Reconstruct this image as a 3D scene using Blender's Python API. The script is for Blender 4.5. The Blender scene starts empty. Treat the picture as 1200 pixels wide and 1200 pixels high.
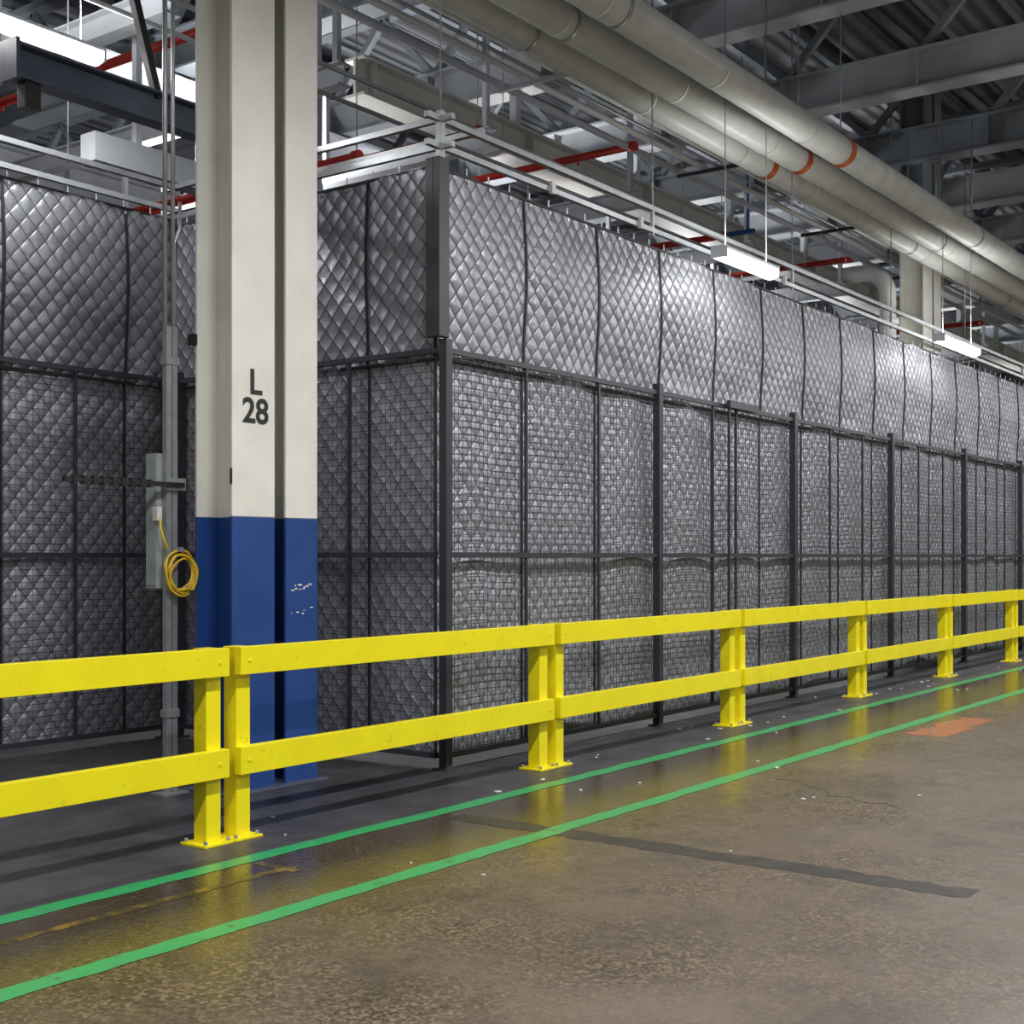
import bpy, math, random
from mathutils import Vector, Matrix
random.seed(7)
scene = bpy.context.scene
C, S = 0.805, 0.593
H = 1.55

# ------------------------------------------------------------------ materials
def new_mat(name):
    m = bpy.data.materials.new(name); m.use_nodes = True
    nt = m.node_tree
    return m, nt, nt.nodes['Principled BSDF']

def paint(name, col, rough=0.5, metal=0.0, var=0.15, scale=6.0, bump=0.05, spec=0.5, dirt=None, dirt_amt=0.3):
    m, nt, p = new_mat(name)
    N, L = nt.nodes, nt.links
    tc = N.new('ShaderNodeTexCoord')
    n = N.new('ShaderNodeTexNoise'); n.inputs['Scale'].default_value = scale; n.inputs['Detail'].default_value = 6
    L.new(tc.outputs['Object'], n.inputs['Vector'])
    r = N.new('ShaderNodeValToRGB')
    r.color_ramp.elements[0].position = 0.3; r.color_ramp.elements[1].position = 0.7
    r.color_ramp.elements[0].color = tuple(c*(1-var) for c in col)+(1,)
    r.color_ramp.elements[1].color = tuple(min(1, c*(1+var)) for c in col)+(1,)
    L.new(n.outputs['Fac'], r.inputs['Fac'])
    out = r.outputs['Color']
    if dirt:
        n2 = N.new('ShaderNodeTexNoise'); n2.inputs['Scale'].default_value = scale*3; n2.inputs['Detail'].default_value = 10
        n2.inputs['Roughness'].default_value = 0.75
        L.new(tc.outputs['Object'], n2.inputs['Vector'])
        r2 = N.new('ShaderNodeValToRGB'); r2.color_ramp.elements[0].position = 0.60; r2.color_ramp.elements[1].position = 0.72
        r2.color_ramp.elements[1].color = (dirt_amt,)*3+(1,)
        L.new(n2.outputs['Fac'], r2.inputs['Fac'])
        mx = N.new('ShaderNodeMix'); mx.data_type = 'RGBA'
        L.new(r2.outputs['Color'], mx.inputs[0]); L.new(out, mx.inputs[6]); mx.inputs[7].default_value = tuple(dirt)+(1,)
        out = mx.outputs[2]
    L.new(out, p.inputs['Base Color'])
    p.inputs['Roughness'].default_value = rough; p.inputs['Metallic'].default_value = metal
    p.inputs['Specular IOR Level'].default_value = spec
    if bump:
        b = N.new('ShaderNodeBump'); b.inputs['Strength'].default_value = bump; b.inputs['Distance'].default_value = 0.01
        L.new(n.outputs['Fac'], b.inputs['Height']); L.new(b.outputs['Normal'], p.inputs['Normal'])
    return m

def emis(name, col, st):
    m, nt, p = new_mat(name)
    p.inputs['Base Color'].default_value = (0.9, 0.9, 0.9, 1)
    p.inputs['Emission Color'].default_value = tuple(col)+(1,)
    p.inputs['Emission Strength'].default_value = st
    return m

def quilt_mat(name, col, rough=0.38, metal=0.55):
    m, nt, p = new_mat(name)
    N, L = nt.nodes, nt.links
    uv = N.new('ShaderNodeTexCoord')
    sp = N.new('ShaderNodeSeparateXYZ'); L.new(uv.outputs['UV'], sp.inputs[0])
    def M(op, a, b=None):
        n = N.new('ShaderNodeMath'); n.operation = op
        for i, v in enumerate((a, b)):
            if v is None: continue
            if isinstance(v, (int, float)): n.inputs[i].default_value = v
            else: L.new(v, n.inputs[i])
        return n.outputs[0]
    nz = N.new('ShaderNodeTexNoise'); nz.inputs['Scale'].default_value = 3.0
    L.new(uv.outputs['UV'], nz.inputs['Vector'])
    w = M('MULTIPLY', M('SUBTRACT', nz.outputs['Fac'], 0.5), 0.25)
    u = M('ADD', M('DIVIDE', sp.outputs['X'], 0.145), w)
    v = M('DIVIDE', sp.outputs['Y'], 0.175)
    a = M('ABSOLUTE', M('SINE', M('MULTIPLY', M('ADD', u, v), math.pi)))
    b = M('ABSOLUTE', M('SINE', M('MULTIPLY', M('SUBTRACT', u, v), math.pi)))
    h = M('POWER', M('MULTIPLY', a, b), 0.45)
    n2 = N.new('ShaderNodeTexNoise'); n2.inputs['Scale'].default_value = 20; n2.inputs['Detail'].default_value = 3
    L.new(uv.outputs['UV'], n2.inputs['Vector'])
    n3 = N.new('ShaderNodeTexNoise'); n3.inputs['Scale'].default_value = 1.5; n3.inputs['Detail'].default_value = 3
    L.new(uv.outputs['UV'], n3.inputs['Vector'])
    ht = M('ADD', M('ADD', h, M('MULTIPLY', n2.outputs['Fac'], 0.4)), M('MULTIPLY', n3.outputs['Fac'], 6.0))
    bp = N.new('ShaderNodeBump'); bp.inputs['Strength'].default_value = 1.0; bp.inputs['Distance'].default_value = 0.013
    L.new(ht, bp.inputs['Height']); L.new(bp.outputs['Normal'], p.inputs['Normal'])
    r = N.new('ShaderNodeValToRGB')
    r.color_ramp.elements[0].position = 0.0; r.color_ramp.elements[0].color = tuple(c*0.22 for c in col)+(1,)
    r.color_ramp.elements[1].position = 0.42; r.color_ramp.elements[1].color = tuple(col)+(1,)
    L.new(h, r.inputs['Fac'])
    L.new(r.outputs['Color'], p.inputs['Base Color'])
    p.inputs['Metallic'].default_value = metal
    rr = M('ADD', M('MULTIPLY', n3.outputs['Fac'], 0.25), rough-0.12)
    L.new(rr, p.inputs['Roughness'])
    return m

def floor_mat():
    m, nt, p = new_mat('floor_aggregate_concrete')
    N, L = nt.nodes, nt.links
    tc = N.new('ShaderNodeTexCoord'); V = tc.outputs['Object']
    sp = N.new('ShaderNodeSeparateXYZ'); L.new(V, sp.inputs[0])
    def noise(s, d=5, ro=0.6):
        n = N.new('ShaderNodeTexNoise'); n.inputs['Scale'].default_value = s; n.inputs['Detail'].default_value = d
        n.inputs['Roughness'].default_value = ro; L.new(V, n.inputs['Vector']); return n.outputs['Fac']
    def ramp(f, stops):
        r = N.new('ShaderNodeValToRGB'); e = r.color_ramp.elements
        while len(e) < len(stops): e.new(0.5)
        for i, (pos, c) in enumerate(stops):
            e[i].position = pos; e[i].color = (c if len(c) == 4 else tuple(c)+(1,))
        L.new(f, r.inputs['Fac']); return r.outputs['Color']
    def mix(f, a, b, t='MIX'):
        x = N.new('ShaderNodeMix'); x.data_type = 'RGBA'; x.blend_type = t
        if isinstance(f, (int, float)): x.inputs[0].default_value = f
        else: L.new(f, x.inputs[0])
        for i, v in ((6, a), (7, b)):
            if isinstance(v, tuple): x.inputs[i].default_value = v if len(v) == 4 else v+(1,)
            else: L.new(v, x.inputs[i])
        return x.outputs[2]
    def M(op, a, b=None, c=None):
        n = N.new('ShaderNodeMath'); n.operation = op
        for i, v in enumerate((a, b, c)):
            if v is None: continue
            if isinstance(v, (int, float)): n.inputs[i].default_value = v
            else: L.new(v, n.inputs[i])
        return n.outputs[0]
    def mr(f, a, b):
        n = N.new('ShaderNodeMapRange'); n.inputs[1].default_value = a; n.inputs[2].default_value = b
        L.new(f, n.inputs[0]); return n.outputs[0]
    base = ramp(noise(0.9, 8, 0.7), [(0.3, (0.095, 0.066, 0.042)), (0.7, (0.185, 0.134, 0.094))])
    vo = N.new('ShaderNodeTexVoronoi'); vo.inputs['Scale'].default_value = 68; L.new(V, vo.inputs['Vector'])
    cells = N.new('ShaderNodeSeparateColor'); L.new(vo.outputs['Color'], cells.inputs[0])
    sk = ramp(cells.outputs[0], [(0.0, (0.016, 0.013, 0.010)), (0.32, (0.06, 0.043, 0.028)), (0.65, (0.135, 0.092, 0.052)), (1.0, (0.30, 0.225, 0.145))])
    patch = M('MULTIPLY', mr(noise(1.1, 8, 0.7), 0.35, 0.60), 0.9)
    worn = mr(sp.outputs['Y'], 0.8, 3.0)
    patch = M('MULTIPLY', patch, M('ADD', M('MULTIPLY', worn, 0.6), 0.4))
    base = mix(patch, base, sk)
    # fine scuff grain everywhere
    g = mr(noise(38, 8, 0.8), 0.40, 0.62)
    base = mix(M('MULTIPLY', g, 0.35), base, (0.045, 0.034, 0.026))
    st = mr(noise(2.0, 10, 0.8), 0.50, 0.62)
    base = mix(M('MULTIPLY', st, 0.55), base, (0.035, 0.027, 0.022))
    st2 = mr(noise(0.6, 6, 0.6), 0.52, 0.7)
    base = mix(M('MULTIPLY', st2, 0.4), base, (0.21, 0.165, 0.13))
    yw = M('ADD', sp.outputs['Y'], M('MULTIPLY', M('SUBTRACT', noise(3.0, 5), 0.5), 0.25))
    wk = M('MULTIPLY', mr(yw, 3.8, 4.4), 0.6)
    base = mix(wk, base, (0.046, 0.034, 0.021))
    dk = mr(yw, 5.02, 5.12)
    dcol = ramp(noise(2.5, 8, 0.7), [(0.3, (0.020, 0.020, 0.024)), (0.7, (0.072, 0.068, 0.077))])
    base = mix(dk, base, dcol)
    L.new(base, p.inputs['Base Color'])
    ro = M('ADD', 0.18, M('MULTIPLY', noise(4, 9, 0.75), 0.42))
    ro = M('SUBTRACT', ro, M('MULTIPLY', mr(yw, 3.4, 4.3), 0.24))
    ro = M('ADD', ro, M('MULTIPLY', dk, 0.32))
    L.new(ro, p.inputs['Roughness'])
    p.inputs['Specular IOR Level'].default_value = 0.8
    bp = N.new('ShaderNodeBump'); bp.inputs['Strength'].default_value = 0.2; bp.inputs['Distance'].default_value = 0.003
    L.new(M('ADD', vo.outputs['Distance'], noise(30, 6)), bp.inputs['Height']); L.new(bp.outputs['Normal'], p.inputs['Normal'])
    return m

def worn_line(name, col, under, thr=0.6):
    m, nt, p = new_mat(name)
    N, L = nt.nodes, nt.links
    tc = N.new('ShaderNodeTexCoord')
    n = N.new('ShaderNodeTexNoise'); n.inputs['Scale'].default_value = 9; n.inputs['Detail'].default_value = 12; n.inputs['Roughness'].default_value = 0.8
    L.new(tc.outputs['Object'], n.inputs['Vector'])
    r = N.new('ShaderNodeValToRGB'); r.color_ramp.elements[0].position = thr; r.color_ramp.elements[1].position = thr+0.06
    r.color_ramp.elements[0].color = tuple(col)+(1,); r.color_ramp.elements[1].color = tuple(under)+(1,)
    L.new(n.outputs['Fac'], r.inputs['Fac']); L.new(r.outputs['Color'], p.inputs['Base Color'])
    p.inputs['Roughness'].default_value = 0.3
    return m

def deck_mat():
    m, nt, p = new_mat('corrugated_roof_deck')
    N, L = nt.nodes, nt.links
    tc = N.new('ShaderNodeTexCoord')
    w = N.new('ShaderNodeTexWave'); w.inputs['Scale'].default_value = 1.2; w.bands_direction = 'Y'
    L.new(tc.outputs['Object'], w.inputs['Vector'])
    r = N.new('ShaderNodeValToRGB'); r.color_ramp.elements[0].color = (0.07, 0.075, 0.085, 1); r.color_ramp.elements[1].color = (0.17, 0.18, 0.195, 1)
    L.new(w.outputs['Fac'], r.inputs['Fac']); L.new(r.outputs['Color'], p.inputs['Base Color'])
    b = N.new('ShaderNodeBump'); b.inputs['Distance'].default_value = 0.05
    L.new(w.outputs['Fac'], b.inputs['Height']); L.new(b.outputs['Normal'], p.inputs['Normal'])
    p.inputs['Roughness'].default_value = 0.7
    return m

YEL = paint('safety_yellow_paint', (0.98, 0.83, 0.008), 0.35, var=0.05, scale=4, dirt=(0.16, 0.13, 0.03), dirt_amt=0.6)
CREAM = paint('cream_paint', (0.83, 0.82, 0.75), 0.45, var=0.06, scale=3, dirt=(0.35, 0.32, 0.26), dirt_amt=0.25)
GIRD = paint('girder_cream_paint', (0.66, 0.655, 0.61), 0.5, var=0.1, scale=2)
BLUE = paint('blue_paint', (0.018, 0.065, 0.26), 0.4, var=0.12, scale=4, dirt=(0.25, 0.3, 0.45), dirt_amt=0.12)
BLACK = paint('black_paint', (0.012, 0.012, 0.014), 0.45)
CHAR = paint('charcoal_steel', (0.038, 0.039, 0.05), 0.42, spec=0.5)
WIRE = paint('mesh_wire', (0.05, 0.05, 0.06), 0.4, bump=0)
GALV = paint('galvanised_steel', (0.44, 0.46, 0.48), 0.36, 0.6, var=0.12, scale=12)
LGREY = paint('light_grey_steel', (0.56, 0.59, 0.63), 0.5, var=0.1, scale=2)
TRUSS = paint('truss_grey_steel', (0.33, 0.355, 0.38), 0.5, var=0.12, scale=2)
MGREY = paint('mid_grey_steel', (0.20, 0.225, 0.25), 0.5, var=0.15, scale=2)
DBLUE = paint('dark_blue_grey_steel', (0.07, 0.085, 0.13), 0.45)
PIPE = paint('pipe_jacket', (0.80, 0.82, 0.78), 0.36, var=0.08, scale=5)
RED = paint('red_pipe_paint', (0.60, 0.035, 0.02), 0.4)
ORANGE = paint('orange_band', (0.75, 0.16, 0.03), 0.45)
BPIPE = paint('blue_pipe_paint', (0.03, 0.1, 0.35), 0.4)
WALLM = paint('grey_wall_panel', (0.20, 0.215, 0.23), 0.7, var=0.12, scale=0.5)
BOXM = paint('pale_green_enclosure', (0.36, 0.40, 0.38), 0.45)
CABLE = paint('yellow_cable', (0.75, 0.5, 0.03), 0.4)
PAPER = paint('paper_scrap', (0.75, 0.75, 0.72), 0.7)
QUP = quilt_mat('quilted_vinyl_silver', (0.295, 0.305, 0.335), 0.45, 0.6)
QLO = quilt_mat('quilted_vinyl_grey', (0.43, 0.44, 0.49), 0.46, 0.5)
HEM = paint('curtain_binding', (0.018, 0.018, 0.022), 0.6)
LAMP = emis('fluorescent_lens', (1.0, 0.99, 0.97), 12)

# ------------------------------------------------------------------ builder
class B:
    def __init__(s): s.v = []; s.f = []; s.m = []; s.uv = []; s.mats = []; s.smooth = []
    def mi(s, mat):
        if mat not in s.mats: s.mats.append(mat)
        return s.mats.index(mat)
    def addv(s, p, uv=(0, 0)): s.v.append(tuple(p)); s.uv.append(uv); return len(s.v)-1
    def face(s, idx, mat, sm=False): s.f.append(tuple(idx)); s.m.append(s.mi(mat)); s.smooth.append(sm)
    def box(s, a, b, mat):
        x0, y0, z0 = [min(a[i], b[i]) for i in range(3)]; x1, y1, z1 = [max(a[i], b[i]) for i in range(3)]
        i = len(s.v)
        for p in ((x0, y0, z0), (x1, y0, z0), (x1, y1, z0), (x0, y1, z0), (x0, y0, z1), (x1, y0, z1), (x1, y1, z1), (x0, y1, z1)): s.addv(p)
        for q in ((0, 3, 2, 1), (4, 5, 6, 7), (0, 1, 5, 4), (1, 2, 6, 5), (2, 3, 7, 6), (3, 0, 4, 7)): s.face([i+k for k in q], mat)
    def bar(s, p0, p1, w, h, mat):
        p0, p1 = Vector(p0), Vector(p1); d = (p1-p0).normalized()
        up = Vector((0, 0, 1)) if abs(d.z) < 0.95 else Vector((0, 1, 0))
        a = d.cross(up).normalized()*w/2; b = a.cross(d).normalized()*h/2
        i = len(s.v)
        for p in (p0, p1):
            for q in (-a-b, a-b, a+b, -a+b): s.addv(p+q)
        for q in ((0, 1, 2, 3), (7, 6, 5, 4), (0, 4, 5, 1), (1, 5, 6, 2), (2, 6, 7, 3), (3, 7, 4, 0)): s.face([i+k for k in q], mat)
    def tube(s, pts, r, mat, seg=12, caps=True):
        pts = [Vector(p) for p in pts]; n = len(pts); base = len(s.v)
        prev = None
        for k, p in enumerate(pts):
            d = (pts[min(k+1, n-1)]-pts[max(k-1, 0)]).normalized()
            if prev is None:
                up = Vector((0, 0, 1)) if abs(d.z) < 0.9 else Vector((0, 1, 0))
                a = d.cross(up).normalized()
            else:
                a = (prev - d*prev.dot(d)).normalized()
            prev = a; b = d.cross(a).normalized()
            for j in range(seg):
                t = 2*math.pi*j/seg; s.addv(p+a*math.cos(t)*r+b*math.sin(t)*r)
        for k in range(n-1):
            for j in range(seg):
                j2 = (j+1) % seg
                s.face((base+k*seg+j, base+k*seg+j2, base+(k+1)*seg+j2, base+(k+1)*seg+j), mat, True)
        if caps:
            s.face([base+j for j in range(seg)][::-1], mat); s.face([base+(n-1)*seg+j for j in range(seg)], mat)
    def ibeam(s, p0, p1, w, h, t, mat):
        p0, p1 = Vector(p0), Vector(p1)
        z = Vector((0, 0, 1))
        s.bar(p0+z*t/2, p1+z*t/2, w, t, mat); s.bar(p0+z*(h-t/2), p1+z*(h-t/2), w, t, mat)
        s.bar(p0+z*h/2, p1+z*h/2, t, h-2*t, mat)
    def hcol(s, x0, x1, y0, y1, z0, z1, t, mat):
        s.box((x0, y0, z0), (x1, y0+t, z1), mat); s.box((x0, y1-t, z0), (x1, y1, z1), mat)
        xc = (x0+x1)/2; s.box((xc-t/2, y0+t, z0), (xc+t/2, y1-t, z1), mat)
    def grid(s, o, ud, nd, u0, u1, z0, z1, nu, nv, fn, mat):
        base = len(s.v)
        for j in range(nv+1):
            for i in range(nu+1):
                u = u0+(u1-u0)*i/nu; z = z0+(z1-z0)*j/nv
                p = Vector(o)+Vector(ud)*u+Vector(nd)*fn(i/nu, j/nv)+Vector((0, 0, z)); s.addv(p, (u, z))
        for j in range(nv):
            for i in range(nu):
                a = base+j*(nu+1)+i
                s.face((a, a+1, a+nu+2, a+nu+1), mat, True)
    def done(s, name, bevel=0, parent=None):
        me = bpy.data.meshes.new(name); me.from_pydata(s.v, [], s.f)
        for m in s.mats: me.materials.append(m)
        me.polygons.foreach_set('material_index', s.m); me.polygons.foreach_set('use_smooth', s.smooth)
        ul = me.uv_layers.new(name='UVMap')
        for lp in me.loops: ul.data[lp.index].uv = s.uv[lp.vertex_index]
        me.update()
        ob = bpy.data.objects.new(name, me); scene.collection.objects.link(ob)
        if bevel:
            md = ob.modifiers.new('bevel', 'BEVEL'); md.width = bevel; md.segments = 2; md.limit_method = 'ANGLE'
        if parent: ob.parent = parent
        return ob

# ------------------------------------------------------------------ room shell
XA, XB, YA, YB, ZT = -12, 62, -9, 34, 9.0
b = B(); b.box((XA, YA, -0.2), (XB, YB, 0), floor_mat()); b.done('floor')
b = B(); b.box((XA, YA, ZT), (XB, YB, ZT+0.2), deck_mat()); b.done('ceiling')
b = B(); b.box((XA, YB, 0), (XB, YB+0.2, ZT), WALLM); b.done('wall_back')
b = B(); b.box((XA, YA-0.2, 0), (XB, YA, ZT), WALLM); b.done('wall_front')
b = B(); b.box((XB, YA, 0), (XB+0.2, YB, ZT), WALLM); b.done('wall_right')
b = B(); b.box((XA-0.2, YA, 0), (XA, YB, ZT), WALLM); b.done('wall_left')

# ------------------------------------------------------------------ floor markings
GREEN = worn_line('green_line_paint', (0.035, 0.37, 0.12), (0.06, 0.13, 0.06), 0.56)
OYEL = worn_line('old_yellow_line_paint', (0.26, 0.17, 0.03), (0.06, 0.045, 0.026), 0.45)
TAR = paint('tar_patch', (0.042, 0.035, 0.032), 0.4, var=0.4, scale=8, bump=0.2)
def strip(name, x0, x1, y0, y1, mat, z=0.002, n=60, jit=0.006, along='X'):
    b = B(); A = []
    for i in range(n+1):
        t = i/n
        j0 = random.uniform(-jit, jit); j1 = random.uniform(-jit, jit)
        if along == 'X':
            x = x0+(x1-x0)*t; A.append((b.addv((x, y0+j0, z)), b.addv((x, y1+j1, z))))
        else:
            y = y0+(y1-y0)*t; A.append((b.addv((x1+j1, y, z)), b.addv((x0+j0, y, z))))
    for i in range(n): b.face((A[i][0], A[i+1][0], A[i+1][1], A[i][1]), mat)
    return b.done(name)
strip('floor_line_green', -3, 40, 4.99, 5.11, GREEN, n=300, jit=0.008)
strip('floor_line_green', -3, 40, 4.12, 4.24, GREEN, n=300, jit=0.008)
strip('floor_line_worn_yellow', 1.5, 4.6, 4.72, 4.78, OYEL, 0.0015)
strip('floor_line_worn_yellow', 4.52, 4.58, 4.66, 4.95, OYEL, 0.0016, along='Y')
strip('floor_tar_seam', 5.98, 6.16, 1.85, 4.9, TAR, 0.0012, along='Y', n=40, jit=0.02)
REDP = worn_line('rust_stain_paint', (0.42, 0.13, 0.06), (0.15, 0.10, 0.065), 0.52)
strip('floor_worn_paint_patch', 11.2, 12.7, 3.64, 3.98, REDP, 0.0012, n=20, jit=0.06)
b = B()
def crack(pts, w=0.012):
    for (x0, y0), (x1, y1) in zip(pts, pts[1:]): b.bar((x0, y0, 0.0005), (x1, y1, 0.0005), w, 0.002, TAR)
x, y = 8.4, 3.9; P = [(x, y)]
for i in range(14): x += random.uniform(-0.13, 0.06); y -= random.uniform(0.03, 0.12); P.append((x, y))
crack(P, 0.006)
b.done('floor_crack')
b = B()
for i in range(46):
    x = random.uniform(4.5, 20); y = random.choice([random.uniform(5.15, 5.95), random.uniform(5.1, 5.9), random.uniform(2.8, 5.0)])
    s_ = random.uniform(0.006, 0.022); a = random.uniform(0, 3.1)
    d = Vector((math.cos(a), math.sin(a), 0))*s_
    b.bar((x-d.x, y-d.y, 0.005), (x+d.x, y+d.y, 0.006), s_*1.2, 0.006, PAPER)
b.done('floor_litter')

# ------------------------------------------------------------------ guard rails
J = [1.75, 4.80, 7.89, 10.90, 13.92, 16.91, 19.92, 22.93, 25.94]
for a, c in zip(J, J[1:]):
    b = B()
    for px in (a+0.105, c-0.105):
        b.box((px-0.05, 5.45, 0.015), (px+0.05, 5.55, 1.045), YEL)
        b.box((px-0.053, 5.447, 1.045), (px+0.053, 5.553, 1.055), YEL)
        b.box((px-0.1, 5.40, 0), (px+0.1, 5.60, 0.015), YEL)
        for sx in (-0.078, 0.078):
            for sy in (-0.078, 0.078):
                b.tube([(px+sx, 5.5+sy, 0.015), (px+sx, 5.5+sy, 0.035)], 0.012, GALV, 6)
    for z0 in (0.905, 0.36):
        b.box((a+0.04, 5.395, z0), (c-0.04, 5.45, z0+0.152), YEL)
        for px in (a+0.105, c-0.105):
            b.tube([(px, 5.395, z0+0.076), (px, 5.39, z0+0.076)], 0.012, YEL, 8)
    b.done('safety_guardrail', bevel=0.005)

# ------------------------------------------------------------------ building columns
def column(xo, text=None):
    e = bpy.data.objects.new('building_column', None); scene.collection.objects.link(e)
    b = B()
    for z0, z1, m in ((0, 1.81, BLUE), (1.81, 6.2, CREAM), (6.2, ZT, MGREY)):
        b.hcol(xo+0, xo+0.373, 6.46, 6.82, z0, z1, 0.022, m)
        b.hcol(xo+0.474, xo+0.773, 6.46, 6.82, z0, z1, 0.022, m)
        b.box((xo+0.373, 6.60, z0), (xo+0.474, 6.615, z1), BLACK if m is CREAM else m)  # plate across the gap; black on the cream part paints in its shade
    b.box((xo-0.06, 6.40, 0), (xo+0.83, 6.88, 0.02), DBLUE)
    b.done('column_sections', bevel=0.004, parent=e)
    b = B(); b.box((xo-0.012, 6.458, 2.02), (xo-0.0, 6.47, 2.12), BLACK); b.box((xo-0.03, 6.80, 2.95), (xo+0.06, 6.86, 3.02), BLACK)
    b.done('brackets', parent=e)
    if text:
        for s_, z, sz in text:
            cu = bpy.data.curves.new('label_'+s_, 'FONT'); cu.body = s_; cu.size = sz; cu.align_x = 'CENTER'; cu.extrude = 0.001; cu.offset = 0.005
            cu.materials.append(BLACK)
            o = bpy.data.objects.new('label_'+s_, cu); scene.collection.objects.link(o)
            o.location = (xo+0.20, 6.457, z); o.rotation_euler = (math.pi/2, 0, 0); o.parent = e
        b = B()
        for i in range(16):
            x = xo+0.52+random.uniform(0, 0.2); z = random.choice([1.34, 1.16])+random.uniform(-0.02, 0.02)+(x-xo-0.6)*0.2
            w = random.uniform(0.008, 0.03); b.box((x, 6.4585, z), (x+w, 6.46, z+random.uniform(0.003, 0.012)), PAPER)
        b.done('paint_scuffs', parent=e)
    return e
column(5.72, [('L', 2.62, 0.23), ('28', 2.43, 0.23)])
column(18.9)
# ------------------------------------------------------------------ mesh partitions
def partition(name, o, ud, nd, u0, u1, posts, extra=(), top=3.05):
    b = B(); o = Vector(o); ud = Vector(ud); nd = Vector(nd)
    P = lambda u, z, off=0: o+ud*u+nd*off+Vector((0, 0, z))
    for u in posts:
        b.bar(P(u, 0), P(u, top+0.08), 0.07, 0.07, CHAR)
        b.bar(P(u, 0), P(u, 0.012), 0.14, 0.14, CHAR)
    for z in (0.10, 1.56, top):
        b.bar(P(u0, z), P(u1, z), 0.035, 0.04, CHAR)
    for u in extra: b.bar(P(u, 0.1), P(u, top), 0.022, 0.022, CHAR)
    u = u0
    while u < u1:
        b.bar(P(u, 0.1, 0.0), P(u, top, 0.0), 0.0022, 0.003, WIRE); u += 0.05
    z = 0.1
    while z < top:
        b.bar(P(u0, z, 0.003), P(u1, z, 0.003), 0.003, 0.0045, WIRE); z += 0.05
    return b.done(name)
LP = [7.36, 10.43, 13.39, 16.37, 19.36, 22.3, 25.3]
partition('wire_mesh_partition', (0, 6.02, 0), (1, 0, 0), (0, -1, 0), 7.36, 28, LP, extra=[8.36, 9.42, 11.5, 12.0, 14.4, 15.4, 17.4, 18.4, 20.4, 21.4])
partition('wire_mesh_partition', (7.33, 0, 0), (0, 1, 0), (-1, 0, 0), 6.08, 9.0, [8.96], extra=[6.95, 7.9])
partition('wire_mesh_partition', (0, 9.0, 0), (1, 0, 0), (0, -1, 0), 0, 7.28, [1.2, 4.2, 7.24], extra=[5.3, 6.33])
b = B(); b.box((11.72, 5.94, 3.03), (12.35, 5.98, 3.10), CHAR); b.box((11.74, 5.96, 0.1), (11.765, 5.98, 3.03), CHAR); b.done('sliding_gate_track')

# ------------------------------------------------------------------ quilted curtains
def curtain(name, o, ud, nd, seams, z0, z1, mat, bulge=0.03, flare=0.0, skew=0.0):
    b = B(); o = Vector(o); ud_ = Vector(ud); nd_ = Vector(nd)
    for k, (a, c) in enumerate(zip(seams, seams[1:])):
        ph = random.uniform(0, 6.28); ph2 = random.uniform(0, 6.28); am = random.uniform(0.5, 1.0)*bulge; ph3 = random.uniform(0, 6.28)
        def fn(s, t):
            e = math.sin(math.pi*s)
            return am*e*(0.7+0.5*math.sin(1.6*t*math.pi+ph)) + 0.010*math.sin(9*s+ph2)*e*math.sin(3*t+ph) + 0.008*e*math.sin(14*t+4*s+ph3)*(1-t)**2 + flare*(math.sin(math.pi*min(1, (1-t)*1.15))**1.5)
        b.grid(o, ud, nd, a, c, z0, z1, 18, 36, fn, mat)
    for u in seams:
        n = 14; pts = []
        for j in range(n+1):
            t = j/n; z = z0+(z1-z0)*t
            pts.append(o+ud_*u+nd_*(0.006+flare*(math.sin(math.pi*min(1, (1-t)*1.15))**1.5))+Vector((0, 0, z)))
        for p, q in zip(pts, pts[1:]): b.bar(p, q, 0.024, 0.012, HEM)
    for z in (z0, z1):
        b.bar(o+ud_*seams[0]+nd_*0.008+Vector((0, 0, z)), o+ud_*seams[-1]+nd_*0.008+Vector((0, 0, z)), 0.01, 0.02, HEM)
    if z1 > 4:
        u = seams[0]+0.08
        while u < seams[-1]:
            p = o+ud_*u+Vector((0, 0, z1)); b.bar(p+Vector((0, 0, -0.02)), p+Vector((0, 0, 0.07)), 0.012, 0.006, GALV)
            p2 = p+nd_*0.014; b.bar(p2+Vector((0, 0, -0.045)), p2+Vector((0, 0, -0.02)), 0.025, 0.006, GALV); u += 0.27
    return b.done(name)
SE = [7.37+1.075*i for i in range(20)]
curtain('quilted_acoustic_curtain', (0, 6.11, 0), (1, 0, 0), (0, -1, 0), SE, 3.0, 4.40, QUP, 0.035, 0.03)
curtain('quilted_acoustic_curtain', (0, 6.13, 0), (1, 0, 0), (0, -1, 0), SE, 0.08, 3.02, QLO, 0.05)
SS = [6.15, 6.82, 7.9, 9.06]
curtain('quilted_acoustic_curtain', (7.40, 0, 0), (0, 1, 0), (-1, 0, 0), SS, 3.0, 4.42, QUP, 0.02, 0.02)
curtain('quilted_acoustic_curtain', (7.42, 0, 0), (0, 1, 0), (-1, 0, 0), SS, 0.08, 3.02, QLO, 0.04)
SL = [0.04, 1.18, 2.32, 3.46, 4.6, 5.74, 6.88, 7.36]
curtain('quilted_acoustic_curtain', (0, 9.09, 0), (1, 0, 0), (0, -1, 0), SL, 3.0, 4.46, QUP, 0.03, 0.03)
curtain('quilted_acoustic_curtain', (0, 9.11, 0), (1, 0, 0), (0, -1, 0), SL, 0.08, 3.02, QLO, 0.04)
b = B()
b.box((7.26, 6.0, 3.14), (7.38, 6.055, 4.44), CHAR); b.box((7.26, 6.055, 3.14), (7.31, 6.13, 4.44), CHAR)
b.done('corner_post_cover', bevel=0.006)
b = B()
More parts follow.
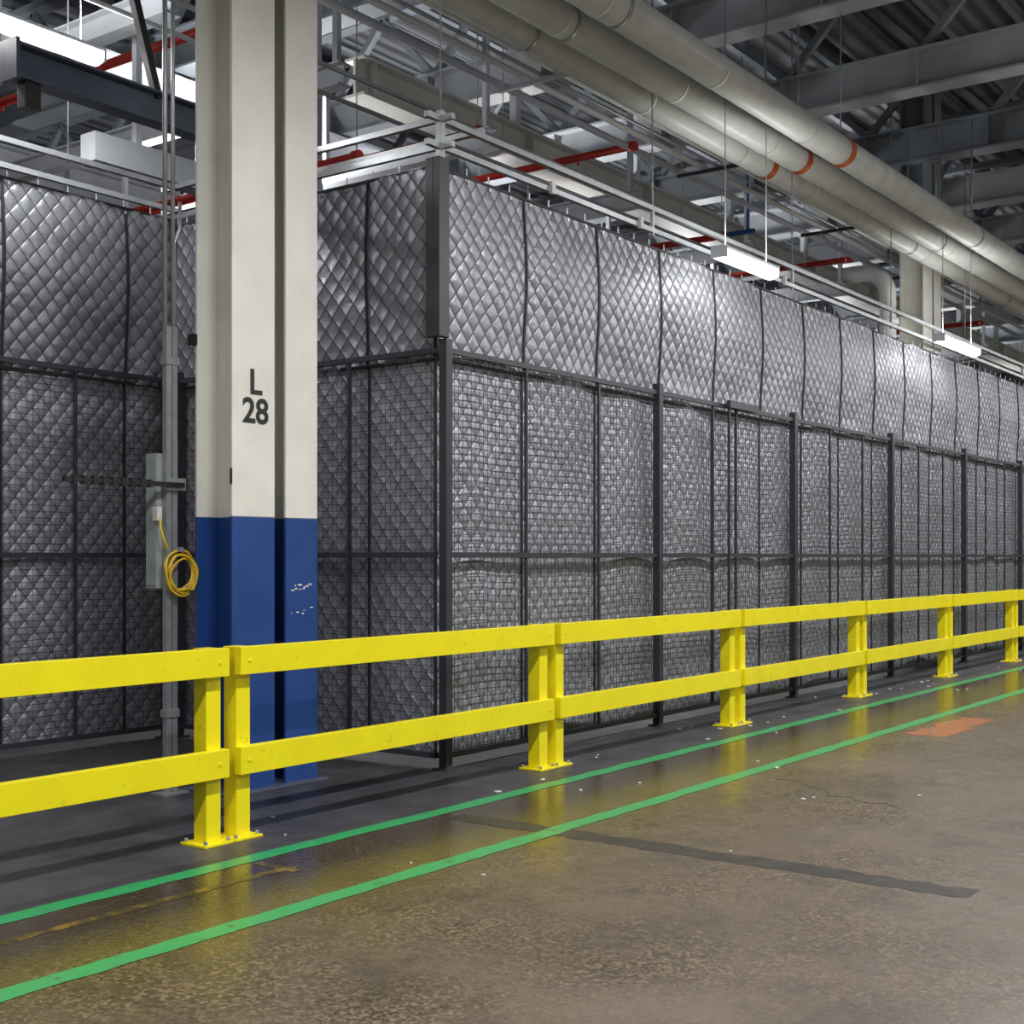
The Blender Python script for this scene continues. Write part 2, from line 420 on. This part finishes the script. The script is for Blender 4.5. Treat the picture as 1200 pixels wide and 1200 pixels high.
for z in (4.74, 4.54):
    b.bar((7.2, 6.07, z), (28, 6.07, z), 0.042, 0.042, GALV)
    b.bar((7.36, 5.95, z), (7.36, 9.2, z), 0.042, 0.042, GALV)
    b.bar((0, 9.05, z), (7.4, 9.05, z), 0.042, 0.042, GALV)
b.bar((7.85, 6.05, 4.78), (7.85, 9.2, 4.78), 0.042, 0.042, GALV)
u = 7.36
while u < 28:
    b.bar((u, 6.07, 4.5), (u, 6.07, 4.76), 0.03, 0.03, GALV)
    b.tube([(u, 6.07, 4.7), (u, 6.07, 7.4)], 0.007, GALV, 6)
    u += 3.05
for y in (7.6, 9.05): b.tube([(7.36, y, 4.7), (7.36, y, 7.4)], 0.007, GALV, 6)
for x in (5.0, 6.3): b.tube([(x, 9.05, 4.7), (x, 9.05, 7.4)], 0.007, GALV, 6)
b.bar((7.36, 6.07, 4.45), (7.36, 6.07, 4.80), 0.05, 0.05, GALV)
for x in (8.75, 10.15, 13.2): b.box((x-0.025, 6.02, 4.50), (x+0.025, 6.05, 4.60), PAPER)
b.done('curtain_support_frame')

# ------------------------------------------------------------------ strut stand, conduits, electrical box, cable
b = B()
X0, Y0 = 5.545, 6.86
b.box((X0-0.045, Y0-0.02, 0.0), (X0-0.004, Y0+0.02, 3.05), GALV)
b.box((X0+0.004, Y0-0.02, 0.0), (X0+0.045, Y0+0.02, 3.05), GALV)
b.box((X0-0.10, Y0-0.07, 0.0), (X0+0.10, Y0+0.07, 0.012), GALV)
for z in (0.5, 2.8): b.box((X0-0.055, Y0-0.03, z), (X0+0.055, Y0+0.03, z+0.05), GALV)
b.box((X0-0.07, Y0-0.05, 1.98), (X0+0.09, Y0-0.02, 2.06), GALV)
b.box((4.70, Y0-0.075, 2.0), (X0+0.06, Y0-0.05, 2.03), BLACK)
for i in range(9): b.box((4.76+i*0.07, Y0-0.08, 1.99), (4.785+i*0.07, Y0-0.045, 2.04), BLACK)
b.done('strut_post_stand')
b = B()
for dx, r in ((-0.01, 0.016), (0.055, 0.013)):
    b.tube([(X0+dx, Y0+0.04, 2.25), (X0+dx, Y0+0.04, 7.4)], r, GALV, 10)
b.tube([(X0+0.12, Y0+0.05, 3.9), (X0+0.12, Y0+0.05, 3.72), (X0+0.075, Y0+0.05, 3.62), (X0+0.075, Y0+0.05, 2.3)], 0.012, GALV, 10)
b.done('electrical_conduit')
b = B()
b.box((X0-0.085, Y0+0.025, 1.34), (X0+0.06, Y0+0.14, 2.22), BOXM)
b.box((X0-0.091, Y0+0.03, 1.36), (X0-0.085, Y0+0.13, 2.20), BOXM)
b.box((X0-0.12, Y0-0.02, 1.78), (X0-0.08, Y0+0.03, 1.87), PAPER)
b.tube([(X0-0.10, Y0-0.02, 1.80), (X0-0.105, Y0-0.04, 1.72), (X0-0.09, Y0-0.05, 1.66), (X0-0.06, Y0-0.05, 1.60)], 0.008, CABLE, 8)
b.done('electrical_box', bevel=0.004)
b = B()
for k in range(6):
    r = 0.110+0.012*math.sin(k*2.1); pts = []
    for i in range(33):
        t = 2*math.pi*i/32
        pts.append((X0+0.02+r*math.cos(t)+0.006*k, Y0-0.06-0.008*(k % 3)+0.01*math.sin(3*t+k), 1.46+r*1.15*math.sin(t)-0.008*k))
    b.tube(pts, 0.0075, CABLE, 8, caps=False)
b.tube([(X0+0.03, Y0-0.08, 1.34), (X0+0.12, Y0-0.08, 1.33), (X0+0.16, Y0-0.07, 1.38)], 0.008, CABLE, 8)
b.box((X0+0.0, Y0-0.09, 1.58), (X0+0.04, Y0-0.025, 1.61), GALV)
b.done('yellow_cable_coil')

# ------------------------------------------------------------------ big overhead pipes
ORX = 13.2
for (y, r) in ((5.40, 0.15), (5.88, 0.14), (6.27, 0.13)):
    b = B()
    z = 5.84
    b.tube([(2, y, z), (60, y, z)], r, PIPE, 24)
    b.tube([(ORX-0.06, y, z), (ORX+0.06, y, z)], r+0.009, ORANGE, 24, caps=False)
    x = 3.0+y*0.3
    while x < 58:
        if abs(x-ORX) > 0.3: b.tube([(x, y, z), (x+0.03, y, z)], r+0.005, PIPE, 24)
        x += 1.9
    x = 4.2
    while x < 58:
        b.tube([(x, y, z+r), (x, y, 7.4)], 0.008, GALV, 6)
        b.tube([(x-0.02, y, z), (x+0.02, y, z)], r+0.008, GALV, 24); x += 4.5
    b.done('overhead_pipe')
# small conduits
b = B()
for y, z, r, m in ((6.95, 6.2, 0.03, GALV), (7.08, 6.2, 0.025, PIPE), (7.25, 6.2, 0.02, GALV), (7.5, 6.25, 0.035, PIPE), (7.62, 5.6, 0.02, GALV), (7.9, 6.3, 0.04, LGREY), (8.3, 5.7, 0.02, GALV)):
    b.tube([(5, y, z), (58, y, z)], r, m, 10)
x = 6.7
while x < 58:
    b.bar((x, 6.9, 6.14), (x, 7.75, 6.14), 0.04, 0.04, BLACK if int(x) % 2 else GALV)
    b.tube([(x, 6.9, 6.14), (x, 6.9, 7.4)], 0.006, GALV, 6); b.tube([(x, 7.7, 5.6), (x, 7.7, 7.4)], 0.006, GALV, 6)
    x += 3.6
b.done('conduit_bundle')
b = B()
pts = [(18.5, 7.5, 5.70), (18.5, 7.35, 5.70)]
for i in range(7):
    a = math.pi/2*i/6; pts.append((18.5, 7.2-0.35*math.sin(a), 5.35+0.35*math.cos(a)))
pts.append((18.5, 6.85, 3.0))
b.tube(pts, 0.12, PIPE, 18); b.tube([(18.5, 6.85, 4.9), (18.5, 6.85, 5.0)], 0.16, PIPE, 18)
b.tube([(19.95, 6.7, 4.0), (19.95, 6.7, 5.2)], 0.05, PIPE, 12); b.tube([(19.95, 6.7, 5.0), (19.95, 6.7, 5.22)], 0.13, RED, 14)
b.done('pipe_riser')

# ------------------------------------------------------------------ roof structure
x = 1.5; k = 0
while x < 60:
    b = B()
    m = TRUSS if k % 3 else MGREY
    b.ibeam((x, YA+0.02, 7.30), (x, YB-0.02, 7.30), 0.32, 0.5, 0.03, m)
    y = YA+0.1
    while y < YB-1.9:
        b.bar((x, y, 7.80), (x, y+0.9, 8.75), 0.09, 0.09, MGREY); b.bar((x, y+0.9, 8.75), (x, y+1.8, 7.80), 0.09, 0.09, MGREY); y += 1.8
        b.box((x-0.15, y, 7.33), (x+0.15, y+0.015, 7.77), m)
    b.bar((x, YA+0.02, 8.8), (x, YB-0.02, 8.8), 0.2, 0.10, MGREY)
    b.done('roof_truss'); x += 2.9; k += 1
b = B(); y = YA+0.5
while y < YB:
    b.ibeam((XA+0.02, y, 8.86), (XB-0.02, y, 8.86), 0.1, 0.13, 0.012, MGREY); y += 0.9
b.done('roof_purlins')
for y, z, x0, h in ((9.6, 6.45, 10.2, 0.42), (12.5, 6.8, XA+.02, 0.45), (16.5, 6.8, XA+.02, 0.45), (21, 6.8, XA+.02, 0.45), (26, 6.8, XA+.02, 0.45)):
    m = GIRD if y == 9.6 else LGREY
    b = B(); b.ibeam((x0, y, z), (XB-0.02, y, z), 0.28, h, 0.03, m)
    x = x0+0.2
    while x < XB-0.1: b.box((x, y-0.13, z+0.03), (x+0.02, y+0.13, z+h-0.03), m); x += 2.9
    x = math.ceil((x0)/2.9)*2.9+1.5
    while x < XB-0.1: b.bar((x, y, z+h), (x, y, 7.3), 0.1, 0.1, LGREY); x += 2.9
    b.done('longitudinal_girder')
b = B()
for x in (18.9, 24.7, 30.5):
    b.bar((x, 3.4, 6.6), (x, 3.4, 7.3), 0.18, 0.18, TRUSS); b.bar((x, 3.4, 6.65), (x, 4.4, 7.3), 0.14, 0.14, TRUSS)
    b.bar((x-1.4, 3.4, 6.55), (x+1.4, 3.4, 6.55), 0.1, 0.1, MGREY)
b.done('knee_bracing')
b = B(); b.ibeam((5.14, 8.0, 4.80), (7.25, 8.0, 4.80), 0.16, 0.24, 0.02, DBLUE)
b.box((5.10, 7.9, 4.78), (5.13, 8.1, 5.06), DBLUE); b.box((5.2, 7.95, 4.62), (5.32, 8.05, 4.80), BLACK)
b.bar((5.6, 8.0, 7.4), (6.35, 8.0, 5.0), 0.06, 0.06, BLACK)
b.bar((7.1, 8.0, 5.0), (7.1, 8.0, 7.4), 0.08, 0.08, DBLUE)
b.done('monorail_crane_beam', bevel=0.003)
b = B(); b.bar((6.70, 9.35, 4.98), (10, 9.35, 4.98), 0.2, 0.24, LGREY)
for x in (7.2, 9.4): b.bar((x, 9.35, 5.1), (x, 9.35, 7.4), 0.06, 0.06, LGREY)
b.done('air_duct')
b = B()
for x in (6.9, 8.9, 11.2, 14.2, 17.5, 21, 24.5, 29):
    zz = 5.95
    b.ibeam((x, 8.5, zz), (x, 15, zz), 0.16, 0.22, 0.02, LGREY)
    for y in (8.6, 11, 14.8): b.bar((x, y, zz+.2), (x, y, 7.35), 0.06, 0.06, LGREY)
b.done('service_platform_framing')
for x, y0, y1, z in ((13, 7.8, 20, 6.3), (10.2, 7.9, 20, 5.75), (7.84, 9.2, 20, 6.3), (20, 8, 20, 6.3), (27, 8, 20, 6.3), (4.6, 9.5, 20, 6.0), (9.0, 8.4, 16, 5.3), (15.6, 8, 20, 5.8)):
    b = B(); b.tube([(x, y0, z), (x, y1, z)], 0.045, RED, 12)
    y = y0+0.5
    while y < y1:
        b.tube([(x, y+0.3, z-0.09), (x, y+0.3, z)], 0.015, RED, 8); y += 2.4
    b.tube([(x, y0-0.001, z), (x, y0+0.08, z)], 0.06, RED, 12)
    b.tube([(x, y0+0.04, z), (x, y0+0.04, 7.4)], 0.006, GALV, 6)
    b.done('sprinkler_pipe')
b = B(); b.tube([(16.5, 8, 6.05), (16.5, 16, 6.05)], 0.035, BPIPE, 12); b.tube([(16.5, 8.1, 6.05), (16.5, 8.1, 7.4)], 0.02, BPIPE, 8); b.done('compressed_air_pipe')

# ------------------------------------------------------------------ luminaires
def fixture(x, y, z, L=1.25, power=40, up=0, rod=True):
    e = bpy.data.objects.new('fluorescent_light_fixture', None); e.location = (x, y, z); scene.collection.objects.link(e)
    b = B()
    b.box((-L/2, -0.08, 0.03), (L/2, 0.08, 0.06), LGREY)
    b.box((-L/2-0.02, -0.085, -0.045), (-L/2, 0.085, 0.065), LGREY); b.box((L/2, -0.085, -0.045), (L/2+0.02, 0.085, 0.065), LGREY)
    for sx in (-L*0.4, L*0.4): b.tube([(sx, 0, 0.06), (sx, 0, max(0.1, 7.3-z))], 0.005, GALV, 6)
    b.done('housing', parent=e)
    b = B()
    n = 8; A = []
    for i in range(n+1):
        t = math.pi*i/n; yy = -0.082*math.cos(t); zz = 0.03-0.095*math.sin(t)**0.6 if 0 < i < n else 0.03
        A.append((b.addv((-L/2, yy, zz)), b.addv((L/2, yy, zz))))
    for i in range(n): b.face((A[i][0], A[i+1][0], A[i+1][1], A[i][1]), LAMP, True)
    b.done('lens', parent=e)
    for nm, pw, rx, dz in (('down_lamp', power, 0, -0.075), ('added_ceiling_fill', up, math.pi, 0.08)):  # upward light is an added fill to brighten the ceiling
        if pw <= 0: continue
        l = bpy.data.lights.new(nm, 'AREA'); l.shape = 'RECTANGLE'; l.size = L; l.size_y = 0.15; l.energy = pw; l.color = (1.0, 0.992, 0.985)
        o = bpy.data.objects.new(nm, l); scene.collection.objects.link(o); o.parent = e; o.location = (0, 0, dz); o.rotation_euler = (rx, 0, 0)
fixture(11.5, 5.66, 4.38, 1.1, 4, 12)
fixture(17.9, 5.66, 4.42, 1.5, 4, 15)
fixture(5.5, 8.6, 5.42, 1.5, 45, 40)
for x in range(-6, 40, 5): fixture(x, 2.2, 5.7, 1.5, 195, 22)
for x in range(-6, 40, 8): fixture(x, -4, 5.7, 1.5, 190, 15)
for x in (5, 10, 15, 20.5, 27, 35): fixture(x, 11.2, 5.55, 1.5, 60, 150)
for x in (8, 18, 30, 44): fixture(x, 18, 5.55, 1.5, 60, 150)

w = bpy.data.worlds.new('world'); scene.world = w; w.use_nodes = True
w.node_tree.nodes['Background'].inputs[0].default_value = (0.5, 0.52, 0.55, 1); w.node_tree.nodes['Background'].inputs[1].default_value = 0.3

# ------------------------------------------------------------------ camera
cam = bpy.data.cameras.new('camera'); co = bpy.data.objects.new('camera', cam); scene.collection.objects.link(co)
co.location = (0, 0, H); co.rotation_euler = (math.pi/2, 0, math.atan2(-C, S))
cam.sensor_width = 36; cam.lens = 36*1530/1200; cam.shift_y = 52/1200; cam.clip_end = 200
scene.camera = co
scene.view_settings.view_transform = 'Standard'
